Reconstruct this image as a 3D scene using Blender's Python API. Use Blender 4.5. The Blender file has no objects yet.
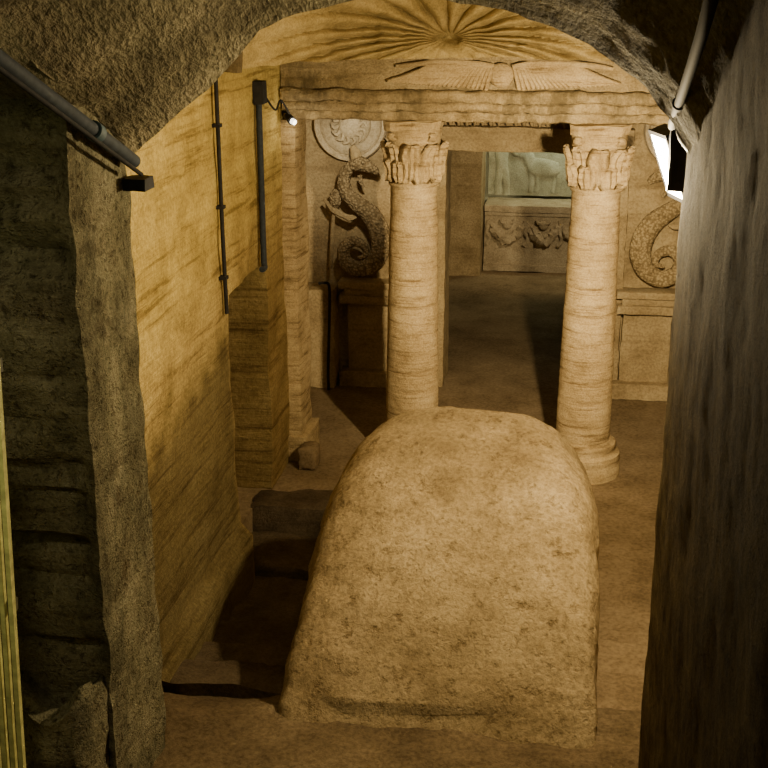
import bpy, bmesh, math, random
from mathutils import Vector, noise, Matrix
random.seed(4)
S = bpy.context.scene
C = S.collection
PI = math.pi

# ---------------------------------------------------------------- node helpers
def new_mat(name):
    m = bpy.data.materials.new(name); m.use_nodes = True
    nt = m.node_tree
    for n in list(nt.nodes): nt.nodes.remove(n)
    out = nt.nodes.new('ShaderNodeOutputMaterial')
    b = nt.nodes.new('ShaderNodeBsdfPrincipled')
    nt.links.new(b.outputs[0], out.inputs[0])
    return m, nt, b
def ramp(nt, src, stops):
    r = nt.nodes.new('ShaderNodeValToRGB')
    while len(r.color_ramp.elements) < len(stops): r.color_ramp.elements.new(.5)
    for e, (p, c) in zip(r.color_ramp.elements, stops):
        e.position = p; e.color = (*c, 1) if len(c) == 3 else c
    nt.links.new(src, r.inputs[0]); return r.outputs[0]
def math_n(nt, op, a, b=None, c=None):
    n = nt.nodes.new('ShaderNodeMath'); n.operation = op
    for i, v in enumerate((a, b, c)):
        if v is None: continue
        if isinstance(v, (int, float)): n.inputs[i].default_value = v
        else: nt.links.new(v, n.inputs[i])
    return n.outputs[0]
def mixc(nt, mode, fac, a, b):
    n = nt.nodes.new('ShaderNodeMix'); n.data_type = 'RGBA'; n.blend_type = mode
    for s, v in ((n.inputs[0], fac), (n.inputs[6], a), (n.inputs[7], b)):
        if isinstance(v, (int, float)): s.default_value = v
        elif isinstance(v, tuple): s.default_value = (*v, 1)
        else: nt.links.new(v, s)
    return n.outputs[2]
def noise_n(nt, vec, scale, detail=6, rough=.6):
    n = nt.nodes.new('ShaderNodeTexNoise'); n.inputs['Scale'].default_value = scale
    n.inputs['Detail'].default_value = detail; n.inputs['Roughness'].default_value = rough
    nt.links.new(vec, n.inputs['Vector']); return n.outputs[0]
def mapping(nt, vec, scale=(1,1,1), rot=(0,0,0)):
    n = nt.nodes.new('ShaderNodeMapping'); n.inputs['Scale'].default_value = scale
    n.inputs['Rotation'].default_value = rot
    nt.links.new(vec, n.inputs['Vector']); return n.outputs[0]

def rock(name, dark, mid, light, scale=3., strata=0., sfreq=9., bump=.5, pits=.3, chisel=None, wall_z=None, stain=.5, dist=.03, grime=None, flat=.06, scales=None, fine=.55, spots=None, spot_amt=1.):
    m, nt, b = new_mat(name)
    tc = nt.nodes.new('ShaderNodeTexCoord').outputs['Object']
    n1 = noise_n(nt, tc, scale, 9, .68)
    col = ramp(nt, n1, [(.30, dark), (.5, mid), (.70, light)])
    n2 = noise_n(nt, tc, scale*.28, 4, .55)
    col = mixc(nt, 'MULTIPLY', stain, col, ramp(nt, n2, [(.33, (.40,.35,.29)), (.6, (1,1,1))]))
    n3 = noise_n(nt, tc, scale*14, 4, .7)
    col = mixc(nt, 'MULTIPLY', fine, col, ramp(nt, n3, [(.35, (.40,.36,.31)), (.6, (1.,1.,1.))]))
    h = math_n(nt, 'MULTIPLY', n1, 1.0)
    h = math_n(nt, 'ADD', h, math_n(nt, 'MULTIPLY', n3, .4 if not spots else .28))
    if spots:                                       # scattered small dark pits and stains
        for sc_, amt in ((spots, .8*spot_amt), (spots*2.3, .6*spot_amt)):
            s1 = noise_n(nt, tc, sc_, 5, .75)
            sm = ramp(nt, s1, [(.57,(1,1,1)),(.66,(.40,.33,.25))])
            col = mixc(nt, 'MULTIPLY', amt, col, sm)
            h = math_n(nt, 'SUBTRACT', h, math_n(nt, 'MULTIPLY', math_n(nt, 'MAXIMUM', math_n(nt, 'SUBTRACT', s1, .57), 0.), 3.0*amt))
    if strata:
        sv = mapping(nt, tc, (flat, flat, 1), (.03, .02, 0))
        ns = noise_n(nt, sv, sfreq, 7, .72)
        col = mixc(nt, 'MULTIPLY', strata, col, ramp(nt, ns, [(.36, (.40,.34,.28)), (.46, (.92,.89,.85)), (.6, (1.05,1.04,1.02))]))
        h = math_n(nt, 'ADD', h, math_n(nt, 'MULTIPLY', ns, 1.3*strata))
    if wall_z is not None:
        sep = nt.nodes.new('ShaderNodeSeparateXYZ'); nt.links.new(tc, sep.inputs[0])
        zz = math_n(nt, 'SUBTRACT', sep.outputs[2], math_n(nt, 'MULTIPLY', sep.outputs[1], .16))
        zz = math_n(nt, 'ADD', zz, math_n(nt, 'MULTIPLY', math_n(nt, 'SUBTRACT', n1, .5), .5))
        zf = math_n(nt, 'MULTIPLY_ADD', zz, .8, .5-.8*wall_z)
        lowc = ramp(nt, math_n(nt, 'SUBTRACT', sep.outputs[1], 7.3), [(0,(.33,.32,.31)),(.1,(.58,.53,.47))])  # browner lower stone, darkened further to put the light's falloff into the colour
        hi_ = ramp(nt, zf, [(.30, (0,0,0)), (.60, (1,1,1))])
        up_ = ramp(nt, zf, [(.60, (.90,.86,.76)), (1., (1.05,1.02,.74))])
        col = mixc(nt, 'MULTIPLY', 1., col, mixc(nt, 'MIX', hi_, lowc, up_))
    if grime:
        g = noise_n(nt, mapping(nt, tc, (1,1,.5)), grime[0], 8, .7)
        col = mixc(nt, 'MIX', math_n(nt, 'MULTIPLY', ramp(nt, g, [(.5,(0,0,0)),(.62,(1,1,1))]), grime[1]), col, grime[2])
    if scales:
        v = nt.nodes.new('ShaderNodeTexVoronoi'); v.inputs['Scale'].default_value = scales
        nt.links.new(tc, v.inputs['Vector'])
        h = math_n(nt, 'SUBTRACT', h, math_n(nt, 'MULTIPLY', v.outputs[0], 1.0))
        col = mixc(nt, 'MULTIPLY', .75, col, ramp(nt, v.outputs[0], [(.35,(1,1,1)),(.65,(.4,.36,.3))]))
    if pits:
        v = nt.nodes.new('ShaderNodeTexVoronoi'); v.inputs['Scale'].default_value = scale*7
        wv = nt.nodes.new('ShaderNodeVectorMath'); wv.operation = 'ADD'
        nt.links.new(tc, wv.inputs[0])
        nn = nt.nodes.new('ShaderNodeTexNoise'); nn.inputs['Scale'].default_value = scale*4; nt.links.new(tc, nn.inputs['Vector'])
        vs = nt.nodes.new('ShaderNodeVectorMath'); vs.operation = 'SCALE'; vs.inputs['Scale'].default_value = .12
        nt.links.new(nn.outputs[1], vs.inputs[0]); nt.links.new(vs.outputs[0], wv.inputs[1])
        nt.links.new(wv.outputs[0], v.inputs['Vector'])
        pm = math_n(nt, 'MULTIPLY', math_n(nt, 'MINIMUM', v.outputs[0], .35), 1.2*pits)
        h = math_n(nt, 'ADD', h, pm)
    if chisel:
        cm = mapping(nt, tc, chisel[0], chisel[1])
        cn = noise_n(nt, cm, chisel[2], 4, .6)
        h = math_n(nt, 'ADD', h, math_n(nt, 'MULTIPLY', cn, chisel[3]))
        col = mixc(nt, 'MULTIPLY', .5, col, ramp(nt, cn, [(.36, (.45,.42,.38)), (.55, (1,1,1))]))
    bp = nt.nodes.new('ShaderNodeBump'); bp.inputs['Strength'].default_value = bump; bp.inputs['Distance'].default_value = dist
    nt.links.new(h, bp.inputs['Height']); nt.links.new(bp.outputs[0], b.inputs['Normal'])
    nt.links.new(col, b.inputs['Base Color'])
    b.inputs['Roughness'].default_value = .95; b.inputs['Specular IOR Level'].default_value = .06
    return m
def plain(name, col, rough=.5, metal=0., var=.25, scale=30, emit=None, spec=.3):
    m, nt, b = new_mat(name)
    tc = nt.nodes.new('ShaderNodeTexCoord').outputs['Object']
    n = noise_n(nt, tc, scale, 5, .6)
    d = tuple(c*(1-var) for c in col); l = tuple(min(1, c*(1+var)) for c in col)
    nt.links.new(ramp(nt, n, [(.35, d), (.65, l)]), b.inputs['Base Color'])
    b.inputs['Roughness'].default_value = rough; b.inputs['Metallic'].default_value = metal; b.inputs['Specular IOR Level'].default_value = spec
    if emit:
        b.inputs['Emission Color'].default_value = (*emit[0], 1); b.inputs['Emission Strength'].default_value = emit[1]
    return m

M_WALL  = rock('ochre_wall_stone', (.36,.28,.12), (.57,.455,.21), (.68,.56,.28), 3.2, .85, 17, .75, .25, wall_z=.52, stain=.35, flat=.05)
M_STONE = rock('hood_stone', (.25,.185,.098), (.40,.31,.172), (.50,.395,.23), 3.0, 0, 9, .75, .35, stain=.55, dist=.028, fine=.6, spots=10, spot_amt=.75, grime=(3.0,.25,(.19,.14,.07)))
M_PIER  = rock('grey_pier_rock', (.13,.12,.07), (.275,.255,.155), (.43,.40,.265), 5., .6, 9, 1., .6, stain=.5, dist=.05, grime=(2.6,.6,(.05,.047,.026)), flat=.25, spots=10)
M_VAULT = rock('vault_rock', (.19,.17,.098), (.33,.295,.18), (.45,.40,.255), 3., .0, 7, 1., .4, chisel=((3.2,1.0,1.0),(0,0,.6),14,1.2), stain=.65, dist=.05, grime=(1.6,.5,(.055,.047,.028)))
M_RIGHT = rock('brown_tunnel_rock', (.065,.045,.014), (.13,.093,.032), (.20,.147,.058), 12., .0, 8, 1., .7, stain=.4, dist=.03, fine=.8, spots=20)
M_FLOOR = rock('earth_floor', (.17,.123,.067), (.26,.192,.108), (.33,.25,.148), 2.4, 0, 8, .45, .15, stain=.55, dist=.025, fine=.6)
M_LAND  = rock('landing_earth', (.09,.065,.035), (.16,.118,.065), (.235,.175,.10), 2.8, 0, 8, .6, .25, stain=.7, dist=.03, fine=.7)
M_STEP  = rock('shaded_worn_steps', (.055,.041,.024), (.105,.079,.046), (.155,.117,.07), 4, .4, 10, .6, .3, stain=.5, dist=.03)  # worn steps, their tone darkened to carry the hood stone's shadow
M_COL   = rock('column_stone', (.35,.262,.138), (.52,.405,.222), (.62,.50,.295), 5.5, .95, 30, .6, .12, stain=.45, dist=.02, flat=.08)
M_TOMB  = rock('tomb_stone', (.27,.20,.105), (.43,.335,.185), (.53,.43,.25), 3.2, .3, 12, .6, .2, stain=.6, dist=.025)
M_BEAM  = rock('beam_stone', (.20,.147,.073), (.44,.345,.187), (.55,.445,.255), 5, .5, 16, .9, .4, stain=.5, dist=.035, grime=(3.2,.75,(.10,.075,.038)))
M_SHELL = rock('shell_stone', (.34,.26,.11), (.53,.415,.185), (.63,.51,.26), 5, 0, 9, .7, .3, stain=.5, dist=.025, grime=(2.2,.3,(.24,.175,.075)))
M_SERP  = rock('shaded_serpent_stone', (.22,.165,.09), (.36,.28,.16), (.46,.365,.22), 8, 0, 9, .7, 0, stain=.2, dist=.03, scales=40)  # darker serpent stone: the left figure's shade is in the colour
M_SERP2 = rock('pale_serpent_stone', (.27,.20,.105), (.43,.335,.185), (.53,.43,.25), 6, 0, 9, .5, 0, stain=.3, dist=.02, scales=44)
M_SARC  = rock('sarcophagus_stone', (.34,.28,.175), (.53,.445,.30), (.61,.53,.375), 4, .15, 9, .6, .3, stain=.55)
M_PALE  = rock('pale_niche_stone', (.40,.42,.31), (.54,.56,.43), (.63,.65,.52), 6, .1, 9, .6, .3, stain=.6)
M_RIM   = rock('dark_rim_stone', (.07,.05,.025), (.14,.105,.055), (.22,.17,.09), 6, 0, 9, .6, .3, stain=.4)
M_PIPE  = plain('grey_pipe', (.035,.042,.05), .75, spec=.15)
M_DARKPIPE = plain('dark_conduit', (.025,.023,.021), .8, spec=.1)
M_CLAMP = plain('blue_grey_clamp', (.05,.085,.10), .6)
M_BLACK = plain('black_housing', (.008,.008,.009), .6, spec=.15)
M_GATE  = plain('yellow_green_slat', (.50,.48,.18), .6, 0, .3, 18)
M_GATEF = plain('dark_gate_frame', (.08,.075,.04), .6)
M_LENS  = plain('lamp_lens', (.9,.9,.85), .3, 0, .02, 10, ((1,.95,.80), 14))
M_LENS2 = plain('small_lamp_lens', (.9,.9,.85), .3, 0, .02, 10, ((1,.93,.78), 3))

# ---------------------------------------------------------------- camera
PITCH, YAW, F = math.atan(404/1200), math.radians(8.5), 1200.
CAM = Vector((.47, 0, 3.75))
cd = bpy.data.cameras.new('camera'); cam = bpy.data.objects.new('camera', cd); C.objects.link(cam)
cam.location = CAM; cam.rotation_euler = (PI/2-PITCH, 0, YAW)
cd.sensor_width = 36; cd.lens = 36*F/768; cd.clip_start = .05
S.camera = cam
sy, cy, sp, cp = math.sin(YAW), math.cos(YAW), math.sin(PITCH), math.cos(PITCH)
fw = Vector((-sy*cp, cy*cp, -sp)); rt = Vector((cy, sy, 0)); up = Vector((-sy*sp, cy*sp, cp))
def ray(px, py): return fw + rt*((px-384)/F) + up*((384-py)/F)
def at(px, py, Y):            # measured point of the photograph on a plane of known depth
    r = ray(px, py); return CAM + r*(Y/r.y)

# ---------------------------------------------------------------- object helpers
def obj(name, bm, mat, parent=None, smooth=True, label=None):
    if parent is not None:
        bmesh.ops.translate(bm, verts=bm.verts, vec=-parent.location if parent.parent is None else -(parent.location+parent.parent.location))
    me = bpy.data.meshes.new(name)
    bmesh.ops.recalc_face_normals(bm, faces=bm.faces)
    bm.to_mesh(me); bm.free()
    if smooth:
        for p in me.polygons: p.use_smooth = True
        me.set_sharp_from_angle(angle=math.radians(48))
    me.materials.append(mat)
    o = bpy.data.objects.new(name, me); C.objects.link(o)
    if parent is not None: o.parent = parent
    if label: o['label'] = label
    return o
def thing(name, label, cat, loc=(0,0,0), group=None):
    o = bpy.data.objects.new(name, None); C.objects.link(o); o.location = loc
    o['label'] = label; o['category'] = cat
    if group: o['group'] = group
    o.empty_display_size = .1
    return o
def tag(o, label, cat, group=None):
    o['label'] = label; o['category'] = cat
    if group: o['group'] = group
    return o
def struct(name, bm, mat, smooth=True):
    o = obj(name, bm, mat, None, smooth); o['kind'] = 'structure'; return o
def dup(root, loc, label):
    r = root.copy(); C.objects.link(r); r.location = loc; r['label'] = label
    for ch in list(root.children):
        c = ch.copy(); C.objects.link(c); c.parent = r
        for g in list(ch.children):
            d = g.copy(); C.objects.link(d); d.parent = c
    return r
def nv(p, s): return noise.noise_vector(p*s)
def rough(bm, amp, sc=2.5, verts=None):
    for v in (verts or bm.verts):
        p = v.co.copy()
        v.co += nv(p, sc)*amp + nv(p+Vector((7,3,1)), sc*3.1)*amp*.45 + nv(p+Vector((2,9,4)), sc*8)*amp*.2
def rbox(bm, lo, hi, res=.1, bevel=0):
    lo, hi = Vector(lo), Vector(hi); d = hi-lo
    n = [max(1, int(round(d[i]/res))) for i in range(3)]
    vs = {}
    def V(i, j, k):
        key = (i, j, k)
        if key not in vs: vs[key] = bm.verts.new((lo.x+d.x*i/n[0], lo.y+d.y*j/n[1], lo.z+d.z*k/n[2]))
        return vs[key]
    for ax in range(3):
        a, b = (ax+1) % 3, (ax+2) % 3
        for side in (0, n[ax]):
            for i in range(n[a]):
                for j in range(n[b]):
                    q = []
                    for (di, dj) in ((0,0),(1,0),(1,1),(0,1)):
                        ix = [0,0,0]; ix[ax] = side; ix[a] = i+di; ix[b] = j+dj
                        q.append(V(*ix))
                    bm.faces.new(q)
    if bevel:
        for (i, j, k), v in vs.items():
            ex = [(-1 if t == 0 else 1 if t == n[m] else 0) for m, t in enumerate((i, j, k))]
            cnt = sum(1 for e in ex if e)
            if cnt >= 2:
                for m in range(3): v.co[m] -= ex[m]*bevel*random.uniform(.2, 1.)
    return list(vs.values())
def lathe(bm, prof, c, n=48, wob=0):
    rings = []
    for (r, z) in prof:
        ring = []
        for i in range(n):
            a = 2*PI*i/n
            ring.append(bm.verts.new((c[0]+r*math.cos(a), c[1]+r*math.sin(a), c[2]+z)))
        rings.append(ring)
    for A, B in zip(rings, rings[1:]):
        for i in range(n): bm.faces.new((A[i], A[(i+1) % n], B[(i+1) % n], B[i]))
    bm.faces.new(rings[0][::-1]); bm.faces.new(rings[-1])
    if wob: rough(bm, wob, 4)
def smooth_pts(pts, rads, sub=8):
    P = [Vector(p) for p in pts]; op, orr = [], []
    for i in range(len(P)-1):
        p0 = P[max(0, i-1)]; p1 = P[i]; p2 = P[i+1]; p3 = P[min(len(P)-1, i+2)]
        for k in range(sub):
            t = k/sub
            op.append(.5*((2*p1)+(p2-p0)*t+(2*p0-5*p1+4*p2-p3)*t*t+(3*p1-p0-3*p2+p3)*t**3))
            orr.append(rads[i]*(1-t)+rads[i+1]*t)
    op.append(P[-1]); orr.append(rads[-1]); return op, orr
def tube(bm, pts, rads, n=10, ref=(0,1,0), flat=1., sub=6):
    if not isinstance(rads, (list, tuple)): rads = [rads]*len(pts)
    if sub > 1: pts, rads = smooth_pts(pts, rads, sub)
    pts = [Vector(p) for p in pts]; ref = Vector(ref); rings = []
    for i, p in enumerate(pts):
        t = (pts[min(i+1, len(pts)-1)]-pts[max(i-1, 0)]).normalized()
        s = t.cross(ref)
        s = s.normalized() if s.length > 1e-4 else t.orthogonal().normalized()
        w = s.cross(t).normalized()
        rings.append([bm.verts.new(p+s*rads[i]*math.cos(2*PI*k/n)+w*rads[i]*flat*math.sin(2*PI*k/n)) for k in range(n)])
    for A, B in zip(rings, rings[1:]):
        for k in range(n): bm.faces.new((A[k], A[(k+1) % n], B[(k+1) % n], B[k]))
    bm.faces.new(rings[0][::-1]); bm.faces.new(rings[-1])
def ball(bm, c, r, sc=(1,1,1), u=16, v=10):
    g = bmesh.ops.create_uvsphere(bm, u_segments=u, v_segments=v, radius=r)['verts']
    for q in g: q.co = Vector((q.co.x*sc[0]+c[0], q.co.y*sc[1]+c[1], q.co.z*sc[2]+c[2]))
    return g
def B(): return bmesh.new()

# ---------------------------------------------------------------- setting
# floors and steps
bm = B(); rbox(bm, (-.80, 6.3, -.7), (2.4, 17.2, 0), .16); rbox(bm, (-1.72, 8.28, -.7), (-.80, 17.2, 0), .1); rbox(bm, (-3.0, 6.6, -.7), (-1.72, 17.2, 0), .16)
bmesh.ops.remove_doubles(bm, verts=bm.verts, dist=.001)
rough(bm, .02, 1.6); struct('floor', bm, M_FLOOR)
bm = B()
for (y0, y1, z) in ((5.85, 6.34, .07), (5.40, 5.89, .14)): rbox(bm, (-.70, y0, -.3), (1.62, y1, z), .07, .015)
rough(bm, .022, 3); struct('floor_steps', bm, M_FLOOR)
bm = B()                                            # worn steps sinking between the left wall and the hood stone
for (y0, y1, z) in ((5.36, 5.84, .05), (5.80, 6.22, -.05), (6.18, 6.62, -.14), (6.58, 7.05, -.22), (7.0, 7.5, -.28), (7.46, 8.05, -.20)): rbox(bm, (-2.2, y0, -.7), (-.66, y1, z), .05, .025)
vs = rbox(bm, (-1.75, 8.0, -.7), (-.66, 8.34, .02), .05, .015)   # added dark kerb, curved like the shadow edge it stands in for
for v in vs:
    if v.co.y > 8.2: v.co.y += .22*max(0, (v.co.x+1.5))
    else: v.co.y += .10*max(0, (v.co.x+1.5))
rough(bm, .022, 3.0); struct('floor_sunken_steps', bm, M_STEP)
bm = B(); vs = rbox(bm, (-2.3, 4.0, -.5), (1.6, 5.44, .21), .04)
for v in vs:                                        # the landing is a worn, sloping ledge of earth
    if v.co.z > .15:
        k = max(0, v.co.y-5.0)/.44
        side = min(1, max(0, (-.75-v.co.x)/.3))
        v.co.z -= (.02+.13*side)*k*k
        v.co.z += .03*noise.noise(Vector((v.co.x*2.2, v.co.y*2.2, 4)))
    if v.co.y > 5.4: v.co.y += .07*noise.noise(Vector((v.co.x*2.5, 1, 7)))
rough(bm, .02, 3.2); struct('floor_landing', bm, M_LAND)
bm = B()
for k in range(12):
    y1 = 4.05-.34*k; z = .21+.165*(k+1)
    rbox(bm, (-2.2, y1-.36, z-.5), (1.1, y1, z), .12, .015)
rough(bm, .012, 3); struct('floor_stairway', bm, M_LAND)

# left wall of the well with the low side doorway
bm = B()
rbox(bm, (-2.15, 4.7, -.7), (-1.66, 7.36, 4.4), .08)
rbox(bm, (-2.15, 7.36, 1.80), (-1.66, 8.38, 4.4), .08)
rbox(bm, (-2.15, 8.38, -.1), (-1.66, 9.05, 4.4), .08)
bmesh.ops.remove_doubles(bm, verts=bm.verts, dist=.001)
for v in bm.verts:
    if v.co.x > -1.9 and v.co.y < 7.4:
        if v.co.z < .12: v.co.x += .10
        else: v.co.x += .08*max(0, .5-v.co.z)
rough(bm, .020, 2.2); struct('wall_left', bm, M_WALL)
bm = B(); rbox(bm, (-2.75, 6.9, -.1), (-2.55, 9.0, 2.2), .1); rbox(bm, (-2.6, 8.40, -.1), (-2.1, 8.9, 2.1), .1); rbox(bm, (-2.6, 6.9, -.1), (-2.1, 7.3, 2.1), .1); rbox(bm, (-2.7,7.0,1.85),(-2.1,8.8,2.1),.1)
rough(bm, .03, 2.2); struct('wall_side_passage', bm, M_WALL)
# right wall of the well
bm = B(); rbox(bm, (1.62, 4.9, -.1), (2.0, 9.2, 4.4), .12); rough(bm, .03, 2.2); struct('wall_right', bm, M_TOMB)
# near pier (left) and tunnel walls
bm = B(); rbox(bm, (-2.3, 4.19, -.1), (-1.32, 4.80, 3.6), .032)
for v in bm.verts:
    if v.co.x > -1.33:
        edge = min(abs(v.co.y-4.19), abs(v.co.y-4.80))
        if edge < .03: v.co.x -= .018*max(0, noise.noise(v.co*6)+.1)
        v.co.x -= .018*max(0, noise.noise(v.co*7)-.1)
    if v.co.y < 4.2 and -2.25 < v.co.x < -1.33:        # bedding layers weathered back on the front face
        a_ = noise.noise(Vector((v.co.x*.9, 3, v.co.z*6)))+.5*noise.noise(Vector((v.co.x*2, 8, v.co.z*15)))
        v.co.y += .13*max(0, a_+.05)*min(1, (-1.33-v.co.x)/.06)
rough(bm, .013, 3.5); struct('wall_near_pier', bm, M_PIER)
bm = B(); vs = rbox(bm, (-2.3, 3.98, -.1), (-1.36, 4.24, .92), .04, .03)   # broken ledge at the foot of the pier
for v in vs:
    if v.co.z > .4: v.co.z += .22*noise.noise(Vector((v.co.x*3.2, v.co.y*2, 1)))+.10*noise.noise(Vector((v.co.x*9, v.co.y*5, 1)))
    if v.co.y < 4.0: v.co.y += .12*noise.noise(Vector((v.co.x*3, 1, v.co.z*4)))
rough(bm, .02, 5); struct('wall_pier_ledge', bm, M_PIER)
bm = B(); rbox(bm, (-2.5, -.8, .1), (-2.1, 4.25, 6.0), .15); rough(bm, .04, 2); struct('wall_tunnel_left', bm, M_PIER)
bm = B(); rbox(bm, (.945, -.8, -.1), (1.6, 5.0, 3.5), .055); 
for v in bm.verts:
    if v.co.z > 0: v.co.z = v.co.z*(1+max(0, .42*(4.85-v.co.y))/3.5)
    if v.co.x < 1.0 and v.co.y > 4.95: v.co.x += .012
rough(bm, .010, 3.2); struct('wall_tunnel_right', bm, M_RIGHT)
# sloping barrel vault over the stair
bm = B(); ny, na = 110, 64; inn, out = [], []
for i in range(ny+1):
    Y = -.8+5.65*i/ny; z0 = 3.07+.42*(4.85-Y); ri, ro = [], []
    for j in range(na+1):
        a = PI*j/na; cx, w, h = -.1875, 1.135, .62
        c = math.cos(a)
        k = min(1, max(0, (c-.48)/.2)); k = k*k*(3-2*k)
        e = 1.4+1.1*k
        x = cx-w*c; z = z0+h*math.sin(a)**e
        p = Vector((x, Y, z))
        p += nv(p, 2.2)*.026 + nv(p, 6.5)*.013 + nv(p, 15)*.010
        ri.append(bm.verts.new(p)); ro.append(bm.verts.new((cx-(w+.6)*c, Y, z0+(h+.6)*math.sin(a))))
    inn.append(ri); out.append(ro)
for i in range(ny):
    for j in range(na):
        bm.faces.new((inn[i][j], inn[i+1][j], inn[i+1][j+1], inn[i][j+1]))
        bm.faces.new((out[i][j], out[i][j+1], out[i+1][j+1], out[i+1][j]))
    for j in (0, na): bm.faces.new((inn[i][j], out[i][j], out[i+1][j], inn[i+1][j]))
for i in (0, ny):
    for j in range(na): bm.faces.new((inn[i][j], inn[i][j+1], out[i][j+1], out[i][j]))
struct('ceiling', bm, M_VAULT)
bm = B(); rbox(bm, (-2.5, -.8, 3.1), (-1.30, 4.22, 3.5), .1)
for v in bm.verts: v.co.z += .42*(4.85-v.co.y)
rough(bm, .04, 2.4); struct('ceiling_ledge', bm, M_VAULT)
bm = B(); rbox(bm, (-2.2, 4.8, 4.42), (2.0, 9.0, 4.6), .2); rough(bm, .02, 2); struct('ceiling_well', bm, M_TOMB)
# vestibule and burial chamber shells
bm = B(); rbox(bm, (-2.3, 9.0, -.1), (-1.95, 11.3, 3.0), .12); rbox(bm, (-2.3,11.4,-.1),(-1.95,16.2,3.0),.2); rough(bm, .025, 2.2); struct('wall_vestibule_left', bm, M_TOMB)
bm = B(); rbox(bm, (1.76, 9.0, -.1), (2.1, 11.3, 3.0), .12); rbox(bm, (1.9,11.4,-.1),(2.2,16.2,3.0),.2); rough(bm, .02, 2.2); struct('wall_vestibule_right', bm, M_TOMB)
bm = B(); rbox(bm, (-2.2, 9.35, 2.80), (2.0, 16.9, 3.0), .2); rough(bm, .02, 2.2); struct('ceiling_vestibule', bm, M_TOMB)
DX0, DX1, DZ = -.60, .80, 2.26
bm = B()
rbox(bm, (-2.1, 11.1, -.1), (DX0, 11.5, 2.9), .09); rbox(bm, (DX1, 11.1, -.1), (2.0, 11.5, 2.9), .09); rbox(bm, (DX0, 11.1, DZ), (DX1, 11.5, 2.9), .09)
bmesh.ops.remove_doubles(bm, verts=bm.verts, dist=.001)
rough(bm, .014, 2.5); struct('wall_back', bm, M_TOMB)
bm = B()
rbox(bm, (DX0-.17, 10.98, 0), (DX0+.01, 11.12, 2.5), .06, .01); rbox(bm, (DX1, 10.98, 0), (DX1+.26, 11.12, 2.5), .06, .01)
rbox(bm, (DX0-.2, 10.96, 2.28), (DX1+.28, 11.12, 2.50), .06, .01)
rbox(bm, (DX0-.24, 10.92, 2.64), (DX1+.32, 11.12, 2.72), .06, .01)
for i in range(26):                                   # row of little rearing cobras on the lintel
    x = DX0-.18+i*(DX1-DX0+.42)/25
    ball(bm, (x, 10.98, 2.565), .03, (.75,.7,2.1), 8, 6); ball(bm, (x, 10.955, 2.61), .018, (1,1,1), 8, 5)
rough(bm, .008, 5); struct('door_1', bm, M_TOMB)
bm = B()
rbox(bm, (-2.0, 15.65, -.1), (-.58, 16.3, 2.9), .12); rbox(bm, (.95, 15.65, -.1), (2.0, 16.3, 2.9), .12); rbox(bm, (-.58, 15.65, 2.42), (.95, 16.3, 2.9), .12)
bmesh.ops.remove_doubles(bm, verts=bm.verts, dist=.001); rough(bm, .015, 2.4); struct('wall_chamber_niche', bm, M_TOMB)
bm = B(); rbox(bm, (-.8, 16.75, -.1), (1.2, 17.0, 2.9), .15); rbox(bm, (-.75,16.2,-.1),(-.60,16.8,2.9),.15); rbox(bm,(.97,16.2,-.1),(1.15,16.8,2.9),.15); rough(bm, .008, 2.4); struct('wall_niche_back', bm, M_PALE)

# pilasters at the ends of the columned front
bm = B(); rbox(bm, (-1.98, 8.98, -.05), (-1.55, 9.40, 2.76), .07, .012); rbox(bm, (-1.98, 8.95, -.05), (-1.50, 9.44, .22), .06, .012); rough(bm, .016, 3)
struct('wall_pilaster_left', bm, M_COL)
bm = B(); rbox(bm, (1.50, 8.98, -.05), (1.75, 9.40, 2.76), .07, .02); rough(bm, .02, 3); struct('wall_pilaster_right', bm, M_COL)

# ---------------------------------------------------------------- architrave and the wall over it
t = thing('architrave', 'long chipped stone beam lying across the two columns', 'beam', (0, 9.15, 2.75))
bm = B(); rbox(bm, (-1.66, 8.93, 2.895), (1.60, 9.42, 2.985), .03, .016); rough(bm, .017, 7); obj('upper_fascia', bm, M_BEAM, t)
bm = B(); rbox(bm, (-1.65, 8.955, 2.825), (1.60, 9.42, 2.90), .03, .014); rough(bm, .015, 7); obj('middle_fascia', bm, M_BEAM, t)
bm = B(); rbox(bm, (-1.64, 8.985, 2.755), (1.60, 9.38, 2.83), .03, .014); rough(bm, .014, 7); obj('lower_fascia', bm, M_BEAM, t)
bm = B(); rbox(bm, (-1.66, 9.0, 2.975), (1.60, 9.42, 3.22), .05, .006); rough(bm, .005, 4); struct('wall_facade', bm, M_BEAM)
bm = B(); rbox(bm, (-1.66, 8.90, 3.205), (1.60, 9.42, 3.24), .05, .006); rough(bm, .008, 4); struct('trim_1', bm, M_BEAM)
t = thing('winged_disk_relief', 'winged sun disk carved on the wall above the beam', 'relief', (0, 8.99, 3.0))
bm = B(); ball(bm, (-.01, 8.965, 3.095), .09, (1, .5, 1)); rough(bm, .006, 9); obj('disk', bm, M_COL, t)
for s in (-1, 1):
    bm = B()
    for k in range(22):
        u = k/21; x0 = s*(.07+.44*u); x1 = s*(.12+.72*u)
        tube(bm, [(x0, 8.96, 3.175), ((x0+x1)/2, 8.948, 3.10-.005*u), (x1, 8.96, 2.995+.05*u)], [.012,.019,.014], 6, flat=.9, sub=3)
    tube(bm, [(s*.07, 8.955, 3.16), (s*.22, 8.95, 3.182), (s*.50, 8.95, 3.182), (s*.78, 8.96, 3.15)], [.018,.022,.022,.012], 8, flat=.8, sub=4)
    rough(bm, .007, 8)
    obj('wing', bm, M_COL, t)

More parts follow.
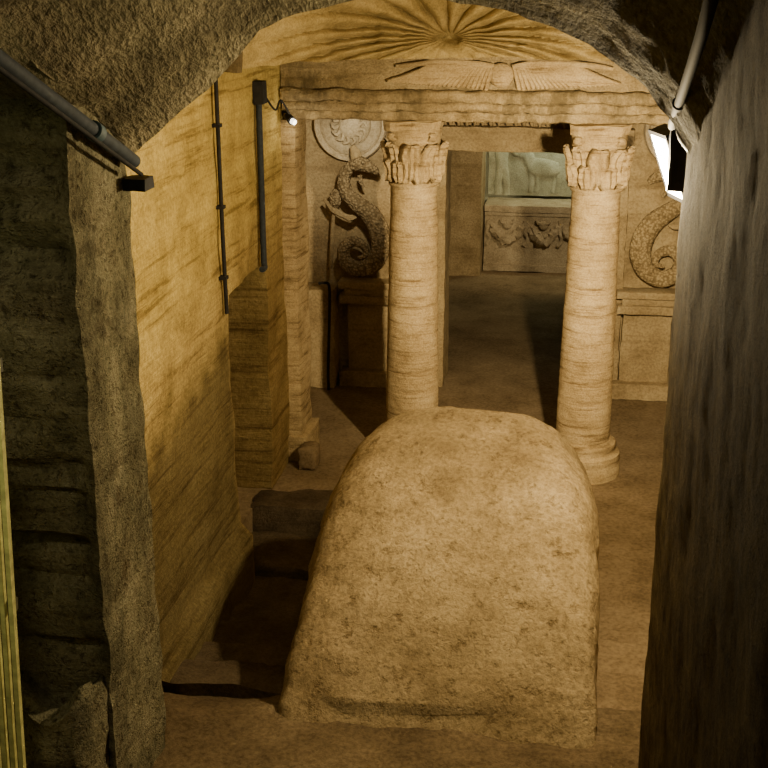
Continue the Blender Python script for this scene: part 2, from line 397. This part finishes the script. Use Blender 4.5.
# ---------------------------------------------------------------- scallop-shell half dome
HX, HZ = -.36, .13; A_, C_ = 1.54, 1.10; CX, Z0 = -.03, 3.225
bm = B(); NA, NR = 720, 34; rings = []
t = thing('scallop_shell', 'ribbed scallop shell carved in the half dome above the beam', 'carving', (CX, 8.6, Z0))
def ext(dx, dz):
    lo_, hi_ = 0, 4.
    for _ in range(30):
        m = (lo_+hi_)/2; X = HX+m*dx; Z = HZ+m*dz
        if X*X/A_**2+Z*Z/C_**2 < .998 and Z > 0: lo_ = m
        else: hi_ = m
    return lo_
for i in range(NA):
    psi = 2*PI*i/NA
    dx, dz = 2.6*math.cos(psi), math.sin(psi); L = math.hypot(dx, dz); dx /= L; dz /= L
    e = ext(dx, dz); rr = []
    for j in range(1, NR+1):
        r = j/NR; dist = e*r
        X = HX+dist*dx; Z = HZ+dist*dz
        d = math.sqrt(max(0, 1-X*X/A_**2-Z*Z/C_**2))
        ph = psi + .42*(dist*dx)**2*math.cos(psi)          # flutes arch over and droop towards the sides
        rib = abs(math.sin(ph*12))
        el = math.hypot(dist*dx/2.6, dist*dz)
        low = min(1, max(.2, (math.sin(psi)+.9)/.5))        # the flutes die out below the hub
        Y = 7.35+1.52*d - .09*min(1, el/.17)*(rib**.8)*low + .20*math.exp(-((dist*dx/1.8)**2+(dist*dz)**2)/.003)
        p = Vector((CX+X, Y, Z0+max(0, Z))); p += nv(p, 5)*.012+nv(p, 14)*.010
        rr.append(bm.verts.new(p))
    rings.append(rr)
cv = bm.verts.new((CX+HX, 7.35+1.52*math.sqrt(1-HX*HX/A_**2-HZ*HZ/C_**2)+.20, Z0+HZ))
for i in range(NA):
    a, b = rings[i], rings[(i+1) % NA]
    bm.faces.new((cv, a[0], b[0]))
    for j in range(NR-1): bm.faces.new((a[j], a[j+1], b[j+1], b[j]))
obj('ribbed_dome', bm, M_SHELL, t)
bm = B()                                               # raised rim along the front arch of the shell
pts = [(CX-A_*math.cos(PI*k/24), 7.35, Z0+C_*math.sin(PI*k/24)) for k in range(25)]
tube(bm, pts, .07, 8, sub=2); rough(bm, .018, 8); obj('rim', bm, M_RIM, t)

# ---------------------------------------------------------------- columns
def make_column(x, y, label):
    t = thing('column', label, 'column', (x, y, 0), 'columns of the tomb front')
    bm = B(); lathe(bm, [(.305,0),(.305,.10),(.295,.115),(.30,.14),(.295,.19),(.265,.205),(.258,.225),(.266,.25),(.258,.275),(.228,.285),(.218,.30)], (x,y,0), 56); rough(bm, .009, 6)
    obj('base', bm, M_COL, t)
    bm = B(); lathe(bm, [(.213-.034*(k/110)**1.3+.0035*noise.noise(Vector((0,0,k*.75))), .29+2.0*k/110) for k in range(111)], (x,y,0), 56); rough(bm, .005, 4)
    obj('shaft', bm, M_COL, t)
    bell = lambda z: .176+.030*max(0, (z-2.27)/.40)**1.6
    bm = B(); lathe(bm, [(.195,2.265),(.20,2.28),(.186,2.295)]+[(bell(2.30+.39*k/12), 2.30+.39*k/12) for k in range(13)], (x,y,0), 40); rough(bm, .006, 7)
    obj('bell', bm, M_COL, t)
    def leaf(a, z0, h, w, curl):
        bm = B(); nu, nw = 9, 6; g = []
        for i in range(nu+1):
            u = i/nu; row = []
            for j in range(nw+1):
                s = 2*j/nw-1
                ww = w*(.72+.5*math.sin(PI*min(1, u*1.05)))*(1 if u < .75 else 1-((u-.75)/.25)**2*.6)
                z = z0+h*(u if u < .85 else .85+(u-.85)*.2)
                r = bell(min(z, 2.69))+.012+curl*max(0, u-.5)**1.5*2.6+.012*(1-abs(s))+.008*math.cos(s*PI*3)
                an = a+s*ww/max(r, .1)
                row.append(bm.verts.new((x+r*math.cos(an), y+r*math.sin(an), z-.03*max(0, u-.85)/.15)))
            g.append(row)
        for i in range(nu):
            for j in range(nw): bm.faces.new((g[i][j], g[i][j+1], g[i+1][j+1], g[i+1][j]))
        rough(bm, .010, 12)
        o = obj('leaf', bm, M_COL, t)
        md = o.modifiers.new('thick', 'SOLIDIFY'); md.thickness = .022; md.offset = -1
    for k in range(8): leaf(2*PI*k/8+PI/8, 2.30, .19, .058, .028)
    for k in range(8): leaf(2*PI*k/8, 2.33, .31, .058, .035)
    for k in range(4):
        a = PI/4+k*PI/2; bm = B(); pts = []
        for q in range(13):
            th = q*.55; rr = .040*(1-q/15)
            pts.append(Vector((x, y, 0))+Vector((math.cos(a), math.sin(a), 0))*(.212+rr*math.cos(th+PI/2+.4))+Vector((0,0,2.645+rr*math.sin(th+PI/2+.4))))
        tube(bm, pts, .018, 7, ref=(-math.sin(a), math.cos(a), 0), flat=2., sub=2); rough(bm, .010, 10); obj('volute', bm, M_COL, t)
    bm = B(); n = 40; top, bot = [], []
    for zz, lst, sc in ((2.69, bot, .96), (2.755, top, 1.)):
        for k in range(n):
            a = 2*PI*k/n; m = max(abs(math.cos(a)), abs(math.sin(a)))
            r = min(.220/m*(1-.10*math.cos(2*a)**2), .268)*sc
            lst.append(bm.verts.new((x+r*math.cos(a), y+r*math.sin(a), zz)))
    for k in range(n): bm.faces.new((bot[k], bot[(k+1) % n], top[(k+1) % n], top[k]))
    bm.faces.new(bot[::-1]); bm.faces.new(top); rough(bm, .014, 7)
    obj('abacus', bm, M_COL, t, False)
    return t
c0 = make_column(.715, 9.08, 'banded stone column with leaf capital, its round base visible beside the hood stone')
dup(c0, (-.665, 9.15, 0), 'banded stone column with leaf capital, its foot hidden behind the hood stone')

# ---------------------------------------------------------------- the big rounded hood stone
bm = B(); nx, nyy = 150, 140; g = []
def ridge(Y):
    u = (Y-5.02)/2.01
    return .17+1.065*(1-(1-min(1, u))**1.6)
for i in range(nyy+1):
    u = (i/nyy)**1.25; Y = 5.02+2.01*u; h = ridge(Y); row = []
    n = 11-7.9*u**.9
    for j in range(nx+1):
        a = PI*j/nx
        c, s = math.cos(a), math.sin(a)
        w = .80+.02*u
        X = -w*math.copysign(abs(c)**(2/n), c); Z = abs(s)**(2/n)*h
        X = -.045+.01*u+X
        p = Vector((X, Y, Z))
        d = nv(p, 1.3)*.011+nv(p, 4)*.011+nv(p, 11)*.007+nv(p, 24)*.003
        # chipped seam running just above the near edge, breaking off towards the right
        ys = 5.17+.06*noise.noise(Vector((X*2.2, 5, 0)))+.03*noise.noise(Vector((X*7, 2, 0)))+.02*X
        if -.66 < X < .35: d.z -= .04*(1 if Y < ys else 0)*min(1, (.35-X)/.2)*min(1, (X+.66)/.15)
        # crumbled, irregular edge along the shoulders and the far arch
        sh = max(0, 1-abs(abs(c)-.93)/.07)
        d += Vector((-.03*c, 0, -.04))*sh*max(0, noise.noise(Vector((X*2, Y*7, 3)))+.15)
        edge = max(0, u-.98)/.02
        p += d; p.z -= (.02+.02*noise.noise(Vector((a*5, 1, 2))))*edge*edge
        row.append(bm.verts.new(p))
    g.append(row)
for i in range(nyy):
    for j in range(nx): bm.faces.new((g[i][j], g[i][j+1], g[i+1][j+1], g[i+1][j]))
bm.faces.new(g[0]); bm.faces.new(g[-1][::-1])
for i in range(nyy): bm.faces.new((g[i][0], g[i+1][0], g[i+1][nx], g[i][nx]))
tag(obj('hood_stone', bm, M_STONE), 'huge round-topped ochre stone hood in the middle of the floor', 'stone')

# ---------------------------------------------------------------- serpents, pedestals and shields on the back wall
def serpent(mx, label, lab_ped, lab_sh, ms, fl, drop):
    W = 10.99
    def q(px, py, dy=0):
        p = at(px, py, W); return Vector((mx*p.x, W+dy*fl+.03*(1-fl), p.z-drop*(.5 if py < 200 else 0)))
    b0 = q(365, 279)
    t = thing('serpent_relief', label, 'relief', (b0.x, 11.05, b0.z), 'serpent reliefs on the back wall')
    bm = B()
    pts = [q(366,164,-.06), q(353,165,-.06), q(345,176,-.05), q(347,191,-.05), q(358,203,-.05), q(371,214,-.05), q(380,229,-.06), q(382,246,-.07), q(375,261,-.07), q(360,268,-.06), q(347,261,-.06), q(345,248,-.07), q(354,240,-.08), q(365,244,-.09), q(367,253,-.09), q(359,256,-.10)]
    tube(bm, pts, [.045,.052,.058,.068,.082,.095,.10,.096,.088,.080,.070,.060,.052,.042,.03,.012], 16, (0,1,0), .85*fl, 8)
    obj('body', bm, ms, t)
    bm = B(); tube(bm, [q(353,165,-.07), q(363,163,-.09), q(374,168,-.08), q(379,173,-.07)], [.05,.072,.045,.02], 10, (0,1,0), .9, 5)
    ball(bm, q(365,161,-.15), .014); obj('head', bm, ms, t)
    bm = B(); tube(bm, [q(361,174,-.08), q(362,181,-.08), q(365,186,-.07)], [.022,.02,.01], 8, (0,1,0), .8, 4); obj('beard', bm, ms, t)
    bm = B(); tube(bm, [q(358,160,-.06), q(356,152,-.06), q(353,145,-.06)], [.06,.05,.02], 10, (0,1,0), .6, 4); obj('crown', bm, M_TOMB, t)
    bm = B(); tube(bm, [q(331,268,-.02), q(333,225,-.02), q(335,206,-.02)], .018, 8, (0,1,0), .8, 3); obj('staff', bm, M_TOMB, t)
    bm = B(); ball(bm, q(336,198,-.04), .06, (1,.6,1.5)); obj('pine_cone', bm, ms, t)
    bm = B()
    for k in range(5): tube(bm, [q(325+k*3, 199+k*3, -.03), q(334+k*4, 210+k*2, -.04), q(345+k*3,216,-.03)], [.012,.028,.014], 6, sub=3)
    obj('tail_frond', bm, M_TOMB, t)
    xa, xb = sorted((q(342,290).x, q(400,290).x))
    p = thing('pedestal_relief', lab_ped, 'pedestal', ((xa+xb)/2, 11.0, 0), 'pedestals under the serpents')
    bm = B(); rbox(bm, (xa-.02,10.86,.98), (xb+.02,11.08,1.05), .04, .008); rbox(bm, (xa+.03,10.90,.91), (xb-.03,11.08,.985), .04, .008); rbox(bm, (xa-.01,10.88,.83), (xb+.01,11.08,.915), .04, .008); bmesh.ops.remove_doubles(bm, verts=bm.verts, dist=.0001); rough(bm,.006,5); obj('cornice', bm, M_TOMB, p)
    bm = B(); rbox(bm, (xa+.05,10.97,.0), (xb-.05,11.08,.84), .06, .01); rough(bm,.01,4); obj('body', bm, M_TOMB, p)
    bm = B(); rbox(bm, (xa-.02,10.88,.0), (xb+.02,11.08,.16), .05, .01); rough(bm,.008,4); obj('plinth', bm, M_TOMB, p)
    c = q(349,125); c.z += drop*.5
    s = thing('shield_relief', lab_sh, 'relief', (c.x, 11.05, c.z), 'round shields above the serpents')
    bm = B(); prof = [(.33,0),(.345,.02),(.33,.06),(.30,.06),(.285,.03),(.27,.05),(.20,.06),(.185,.035),(.17,.055),(.05,.07)]
    lathe(bm, prof, (0,0,0), 40)
    bmesh.ops.rotate(bm, verts=bm.verts, cent=(0,0,0), matrix=Matrix.Rotation(PI/2, 3, 'X'))
    bmesh.ops.translate(bm, verts=bm.verts, vec=(c.x, 11.08, c.z)); obj('disc', bm, M_SARC, s)
    bm = B(); ball(bm, (c.x, 11.01, c.z), .11, (1,.45,1.15))
    for k in range(14):
        a = 2*PI*k/14; tube(bm, [(c.x+.09*math.cos(a),11.01,c.z+.1*math.sin(a)), (c.x+.14*math.cos(a+.2),10.995,c.z+.15*math.sin(a+.2)), (c.x+.17*math.cos(a-.1),11.0,c.z+.18*math.sin(a-.1))], [.02,.02,.01], 6, sub=3)
    obj('face', bm, M_SARC, s)
serpent(1, 'coiled crowned serpent carved to the left of the inner doorway', 'stepped pedestal below the serpent left of the inner doorway', 'round carved shield above the serpent left of the inner doorway', M_SERP, .9, 0)
serpent(-1, 'coiled crowned serpent carved to the right of the inner doorway', 'stepped pedestal below the serpent right of the inner doorway', 'round carved shield above the serpent right of the inner doorway', M_SERP2, .65, .06)
bm = B(); rbox(bm, (-1.93, 10.78, 0), (-1.62, 11.08, .98), .06, .014); rough(bm, .012, 4)
tag(obj('stone_block', bm, M_TOMB), 'upright stone block in the corner left of the serpent pedestal', 'block')
bm = B(); a = at(323,284,10.7); b = at(331,345,10.7)
tube(bm, [(a.x-.05,10.76,a.z-.01), (a.x,10.745,a.z), (a.x+.05,10.74,a.z-.03), (a.x+.05,10.735,a.z-.3), (a.x+.03,10.74,.25), (a.x+.03,10.74,0.01)], .014, 8, sub=4)
tag(obj('bent_pipe', bm, M_DARKPIPE), 'thin bent pipe on the block left of the serpent', 'pipe')

# ---------------------------------------------------------------- sarcophagus and panel in the far niche
t = thing('sarcophagus', 'stone sarcophagus carved with garlands in the far niche', 'sarcophagus', (.18, 16.3, 0))
bm = B(); rbox(bm, (-.56,16.02,0), (.93,16.66,.76), .08, .006); rough(bm,.006,4); obj('body', bm, M_SARC, t)
bm = B(); rbox(bm, (-.565,15.995,.80), (.935,16.66,.90), .08, .012); rough(bm,.006,4); obj('lid', bm, M_SARC, t)
bm = B(); rbox(bm, (-.56,16.008,.755), (.93,16.66,.805), .08, .005); rough(bm,.004,4); obj('lid_moulding', bm, M_SARC, t)
bm = B(); rbox(bm, (-.565,15.985,0), (.935,16.1,.1), .08, .012); rough(bm,.006,4); obj('plinth', bm, M_SARC, t)
for x0, x1 in ((-.5,-.0), (.0,.46), (.46,.9)):
    bm = B(); m = (x0+x1)/2; pts = [(x0,16.02,.68), (x0+.08,16.01,.55), (m,16.0,.44), (x1-.08,16.01,.55), (x1,16.02,.68)]
    tube(bm, pts, [.03,.06,.085,.06,.03], 12, flat=.6, sub=7)
    for v in bm.verts: v.co += nv(v.co, 22)*.04
    obj('garland', bm, M_SARC, t)
    bm = B(); ball(bm, (m,16.01,.64), .065, (1,.5,1)); 
    tube(bm, [(m-.02,16.0,.66),(m-.08,15.99,.68),(m-.09,15.99,.72)], [.024,.018,.01], 6, sub=3); tube(bm, [(m+.02,16.0,.66),(m+.08,15.99,.68),(m+.09,15.99,.72)], [.024,.018,.01], 6, sub=3)
    obj('bull_head', bm, M_SARC, t)
for x in (-.5, .0, .46, .9):
    bm = B(); tube(bm, [(x,16.01,.70),(x-.015,16.0,.56),(x+.02,16.0,.46),(x-.02,16.01,.36)], [.03,.028,.022,.03], 8, flat=.5, sub=4)
    for v in bm.verts: v.co += nv(v.co, 24)*.015
    obj('ribbon', bm, M_SARC, t)
t = thing('niche_panel', 'pale carved panel with standing figures above the sarcophagus', 'relief', (.18, 16.7, .9))
bm = B(); rbox(bm, (-.57,16.66,.92), (.94,16.73,2.38), .1, .01); rough(bm,.006,4); obj('slab', bm, M_PALE, t)
def fig(x, s):
    bm = B()
    tube(bm, [(x-.04,16.658,.92),(x-.04,16.655,1.15),(x,16.65,1.4),(x,16.645,1.62),(x,16.65,1.78)], [.045,.055,.085,.11,.05], 10, flat=.35, sub=4)
    tube(bm, [(x+.07*s,16.658,.92),(x+.06*s,16.655,1.15),(x,16.65,1.4)], [.045,.05,.07], 10, flat=.35, sub=4)
    ball(bm, (x,16.64,1.88), .08, (1,.5,1.1)); tube(bm, [(x,16.64,1.93),(x,16.645,2.1)], [.06,.02], 8, sub=2)
    tube(bm, [(x+.08*s,16.645,1.68),(x+.18*s,16.64,1.5),(x+.3*s,16.645,1.58)], [.04,.034,.025], 8, flat=.4, sub=4)
    rough(bm, .016, 9)
    obj('figure', bm, M_PALE, t)
fig(-.38, 1); fig(.78, -1)
bm = B()
tube(bm, [(-.02,16.658,1.30),(.10,16.652,1.32),(.28,16.652,1.30),(.40,16.656,1.32)], [.08,.13,.12,.08], 12, flat=.2, sub=5)
tube(bm, [(.02,16.658,1.36),(-.05,16.65,1.50),(-.14,16.652,1.46)], [.09,.07,.04], 10, flat=.22, sub=4)
for x in (.02,.10,.32,.39): tube(bm, [(x,16.658,1.26),(x+.01,16.658,1.12),(x,16.658,.98)], [.045,.028,.03], 8, flat=.25, sub=3)
tube(bm, [(-.06,16.655,1.54),(-.10,16.655,1.65),(-.02,16.655,1.70)], [.018,.016,.006], 6, sub=3)
rough(bm, .014, 8)
obj('bull', bm, M_PALE, t)

# ---------------------------------------------------------------- pipes and lamps
t = thing('conduit_pipe', 'thick grey pipe running down the vault above the left pier', 'pipe', (-1.26, 4.78, 3.02))
bm = B(); tube(bm, [(-1.24,2.3,4.06),(-1.26,3.66,3.49),(-1.265,4.72,3.05)], .028, 14, (1,0,0), 1, 4); obj('pipe', bm, M_PIPE, t)
bm = B(); tube(bm, [(-1.20,2.3,3.99),(-1.225,3.66,3.435),(-1.23,4.70,3.0)], .009, 8, (1,0,0), 1, 4); obj('cable', bm, M_DARKPIPE, t)
for y in (3.0, 4.32):
    bm = B(); z = 3.49-(y-3.66)*.416; d = Vector((0,1,-.416)).normalized()
    tube(bm, [Vector((-1.262,y,z))-d*.025, Vector((-1.262,y,z))+d*.025], .037, 14, (1,0,0), 1, 1); obj('clamp', bm, M_CLAMP, t)
bm = B(); rbox(bm, (-1.31,4.68,2.93), (-1.21,4.80,2.985), .05, .005); obj('end_bracket', bm, M_BLACK, t, False)
LP = at(669, 166, 5.95)
t = thing('conduit_pipe', 'dark pipe descending the right tunnel wall towards the floodlight', 'pipe', (.88, 5.0, 3.2))
bm = B(); tube(bm, [(.74,2.4,4.05),(.80,3.1,3.71),(.89,4.95,3.23),(.92,5.3,3.17),(.93,5.5,3.16)], .018, 12, (1,0,0), 1, 5); obj('pipe', bm, M_DARKPIPE, t)
bm = B(); d = Vector((.09,1.85,-.48)).normalized(); c_ = Vector((.875,4.6,3.32)); tube(bm, [c_-d*.02, c_+d*.02], .027, 12, (1,0,0), 1, 1); obj('clamp', bm, M_DARKPIPE, t)
t = thing('floodlight', 'black floodlight glowing white at the corner of the right wall', 'lamp', LP)
nrm = Vector((-.90,-.24,-.36)).normalized(); zax = Vector((0,0,1)); sx = nrm.cross(zax).normalized(); ux = sx.cross(nrm).normalized()
R = Matrix((sx, ux, nrm)).transposed()
def oriented(name, lo, hi, mat, bev=0, parent=t):
    bm = B(); rbox(bm, lo, hi, .04, bev)
    for v in bm.verts: v.co = LP + R @ v.co
    return obj(name, bm, mat, parent, False)
oriented('housing', (-.13,-.175,-.08), (.13,.175,.0), M_BLACK, .008)
bm = B()
for a_, b_ in (((-.13,-.175,0),(.13,-.155,.012)), ((-.13,.155,0),(.13,.175,.012)), ((-.13,-.155,0),(-.11,.155,.012)), ((.11,-.155,0),(.13,.155,.012))): rbox(bm, a_, b_, .05)
bmesh.ops.remove_doubles(bm, verts=bm.verts, dist=.0005)
for v in bm.verts: v.co = LP + R @ v.co
obj('bezel', bm, M_BLACK, t, False)
oriented('lens', (-.108,-.152,.001), (.108,.152,.010), M_LENS)
for k in range(5): oriented('cooling_fin', (-.10+.045*k,-.13,-.105), (-.09+.045*k,.13,-.079), M_BLACK)
bx = Vector((LP.x+.02, LP.y-.20, LP.z+.06))
bm = B(); rbox(bm, bx-Vector((.045,.04,.15)), bx+Vector((.09,.04,.15)), .05, .008); obj('ballast_box', bm, M_BLACK, t, False)
bm = B(); tube(bm, [LP+R@Vector((.0,.15,-.05)), LP+Vector((.05,-.08,.20)), Vector((.98,5.70,3.10)), Vector((.98,5.50,3.08)), Vector((.99,4.97,3.08))], .014, 8, sub=5); obj('bracket', bm, M_BLACK, t)
BEAM = LP+nrm*.17
l = bpy.data.lights.new('floodlight_beam', 'POINT'); l.energy = 310; l.color = (1,.79,.45); l.shadow_soft_size = .05
lo = bpy.data.objects.new('floodlight_beam', l); C.objects.link(lo); lo.location = BEAM
l = bpy.data.lights.new('floodlight_throw', 'SPOT'); l.energy = 950; l.color = (1,.78,.45); l.shadow_soft_size = .04; l.spot_size = math.radians(72); l.spot_blend = 1.
lo = bpy.data.objects.new('floodlight_throw', l); C.objects.link(lo); lo.location = BEAM
lo.rotation_euler = (Vector((-.1, 14.0, .2))-BEAM).to_track_quat('-Z', 'Y').to_euler()

tg = thing('cable_conduit', 'thin dark conduit down the left wall beside the low side doorway', 'pipe', (-1.62, 7.2, 1.75))
bm = B(); tube(bm, [(-1.63,7.2,3.2),(-1.63,7.2,2.4),(-1.63,7.22,1.72)], .014, 8, (0,1,0), 1, 4); obj('pipe', bm, M_DARKPIPE, tg)
for z in (2.9,2.4,1.95):
    bm = B(); rbox(bm, (-1.66,7.17,z), (-1.61,7.23,z+.02), .1); obj('clip', bm, M_DARKPIPE, tg, False)
tg = thing('cable_conduit', 'thicker grey conduit above the side doorway ending in a hook', 'pipe', (-1.62, 8.2, 1.8))
bm = B(); tube(bm, [(-1.63,8.22,3.08),(-1.63,8.22,2.4),(-1.63,8.22,1.86),(-1.62,8.20,1.80),(-1.62,8.12,1.80)], .022, 10, (1,0,0), 1, 5); obj('pipe', bm, M_PIPE, tg)
bm = B(); rbox(bm, (-1.66,8.16,2.94), (-1.58,8.28,3.10), .05, .006); obj('junction_box', bm, M_DARKPIPE, tg, False)
bm = B(); tube(bm, [(-1.60,8.26,3.0),(-1.57,8.45,2.88),(-1.57,8.62,2.93),(-1.55,8.8,2.82)], .008, 6, sub=6); obj('cable', bm, M_DARKPIPE, tg)
L2 = at(292, 121, 8.86)
t = thing('small_spotlight', 'small white-glowing spotlight below the left end of the beam', 'lamp', L2)
bm = B(); tube(bm, [L2+Vector((-.05,.07,.03)), L2+Vector((0,-.0,0))], [.026,.032], 12, (0,0,1), 1, 1); obj('housing', bm, M_BLACK, t, False)
d2 = Vector((.8,-.5,-.3)).normalized()
bm = B(); tube(bm, [L2+d2*.0, L2+d2*.03], [.022,.02], 12, (0,0,1), 1, 1); obj('lens', bm, M_LENS2, t, False)
bm = B(); tube(bm, [L2+Vector((-.03,.05,.02)), L2+Vector((-.05,.07,.05)), L2+Vector((-.09,.09,.06))], .009, 6, sub=3); obj('bracket', bm, M_BLACK, t)

# ---------------------------------------------------------------- gate by the left edge, loose stones
t = thing('slatted_gate', 'yellow-green slatted gate at the left edge before the pier', 'gate', (-1.62, 3.4, .75))
def lean(bm):
    for v in bm.verts: v.co.x += .043*(v.co.z-1.08)
for k in range(20):
    x = -1.356-.031*k
    bm = B(); rbox(bm, (x,3.39,.70), (x+.019,3.415,2.66), .3, .002); lean(bm); obj('slat', bm, M_GATE, t, False)
for z in (.78, 1.7, 2.56):
    bm = B(); rbox(bm, (-1.96,3.418,z), (-1.340,3.44,z+.05), .2, .003); lean(bm); obj('rail', bm, M_GATEF, t, False)
def loose(x, y, z, s, label, name='loose_stone'):
    bm = B(); rbox(bm, (x-s[0]/2,y-s[1]/2,z), (x+s[0]/2,y+s[1]/2,z+s[2]), .035, .02); rough(bm, .018, 7)
    tag(obj(name, bm, M_FLOOR), label, 'stone')
loose(-1.46, 8.84, 0, (.15,.18,.20), 'small rubble block at the foot of the left pilaster')

# ---------------------------------------------------------------- lights
def pt(loc, e, col, r=.1):
    l = bpy.data.lights.new('lamp', 'POINT'); l.energy = e; l.color = col; l.shadow_soft_size = r
    o = bpy.data.objects.new('point_light', l); C.objects.link(o); o.location = loc
def spot(loc, to, e, col, deg, r=.05):
    l = bpy.data.lights.new('spot', 'SPOT'); l.energy = e; l.color = col; l.shadow_soft_size = r; l.spot_size = math.radians(deg); l.spot_blend = .9
    o = bpy.data.objects.new('spot_light', l); C.objects.link(o); o.location = loc
    o.rotation_euler = (Vector(to)-Vector(loc)).to_track_quat('-Z', 'Y').to_euler()
pt((.2, .3, 4.75), 14, (1,.85,.48), .2)  # unseen fill added behind the camera for the pier, vault and tunnel wall
spot((-.75, 2.2, 3.9), (-1.75, 4.2, 1.6), 60, (1,.87,.56), 70, .1)  # unseen spot added to brighten the front of the near pier
pt(L2+d2*.12, 2, (1,.86,.6), .04)
spot((-1.1, 9.6, 2.70), (-1.5, 11.1, 2.3), 110, (1,.86,.60), 76)  # extra unseen spot behind the beam, added for the left serpent and shield
spot((1.3, 9.6, 2.68), (1.4, 11.1, 1.9), 26, (1,.82,.52), 75)  # matching unseen spot, added to light the right serpent
spot((1.25, 14.0, 2.55), (.0, 16.3, .6), 170, (1,.80,.50), 78)
pt((.55, 16.30, 2.34), 34, (.90,1.,.76), .06)
pt((-1.7, 2.5, 2.6), 8, (.95,1.,.50), .05)
w = bpy.data.worlds.new('world'); S.world = w; w.use_nodes = True
w.node_tree.nodes['Background'].inputs[0].default_value = (.10,.08,.05,1); w.node_tree.nodes['Background'].inputs[1].default_value = .05
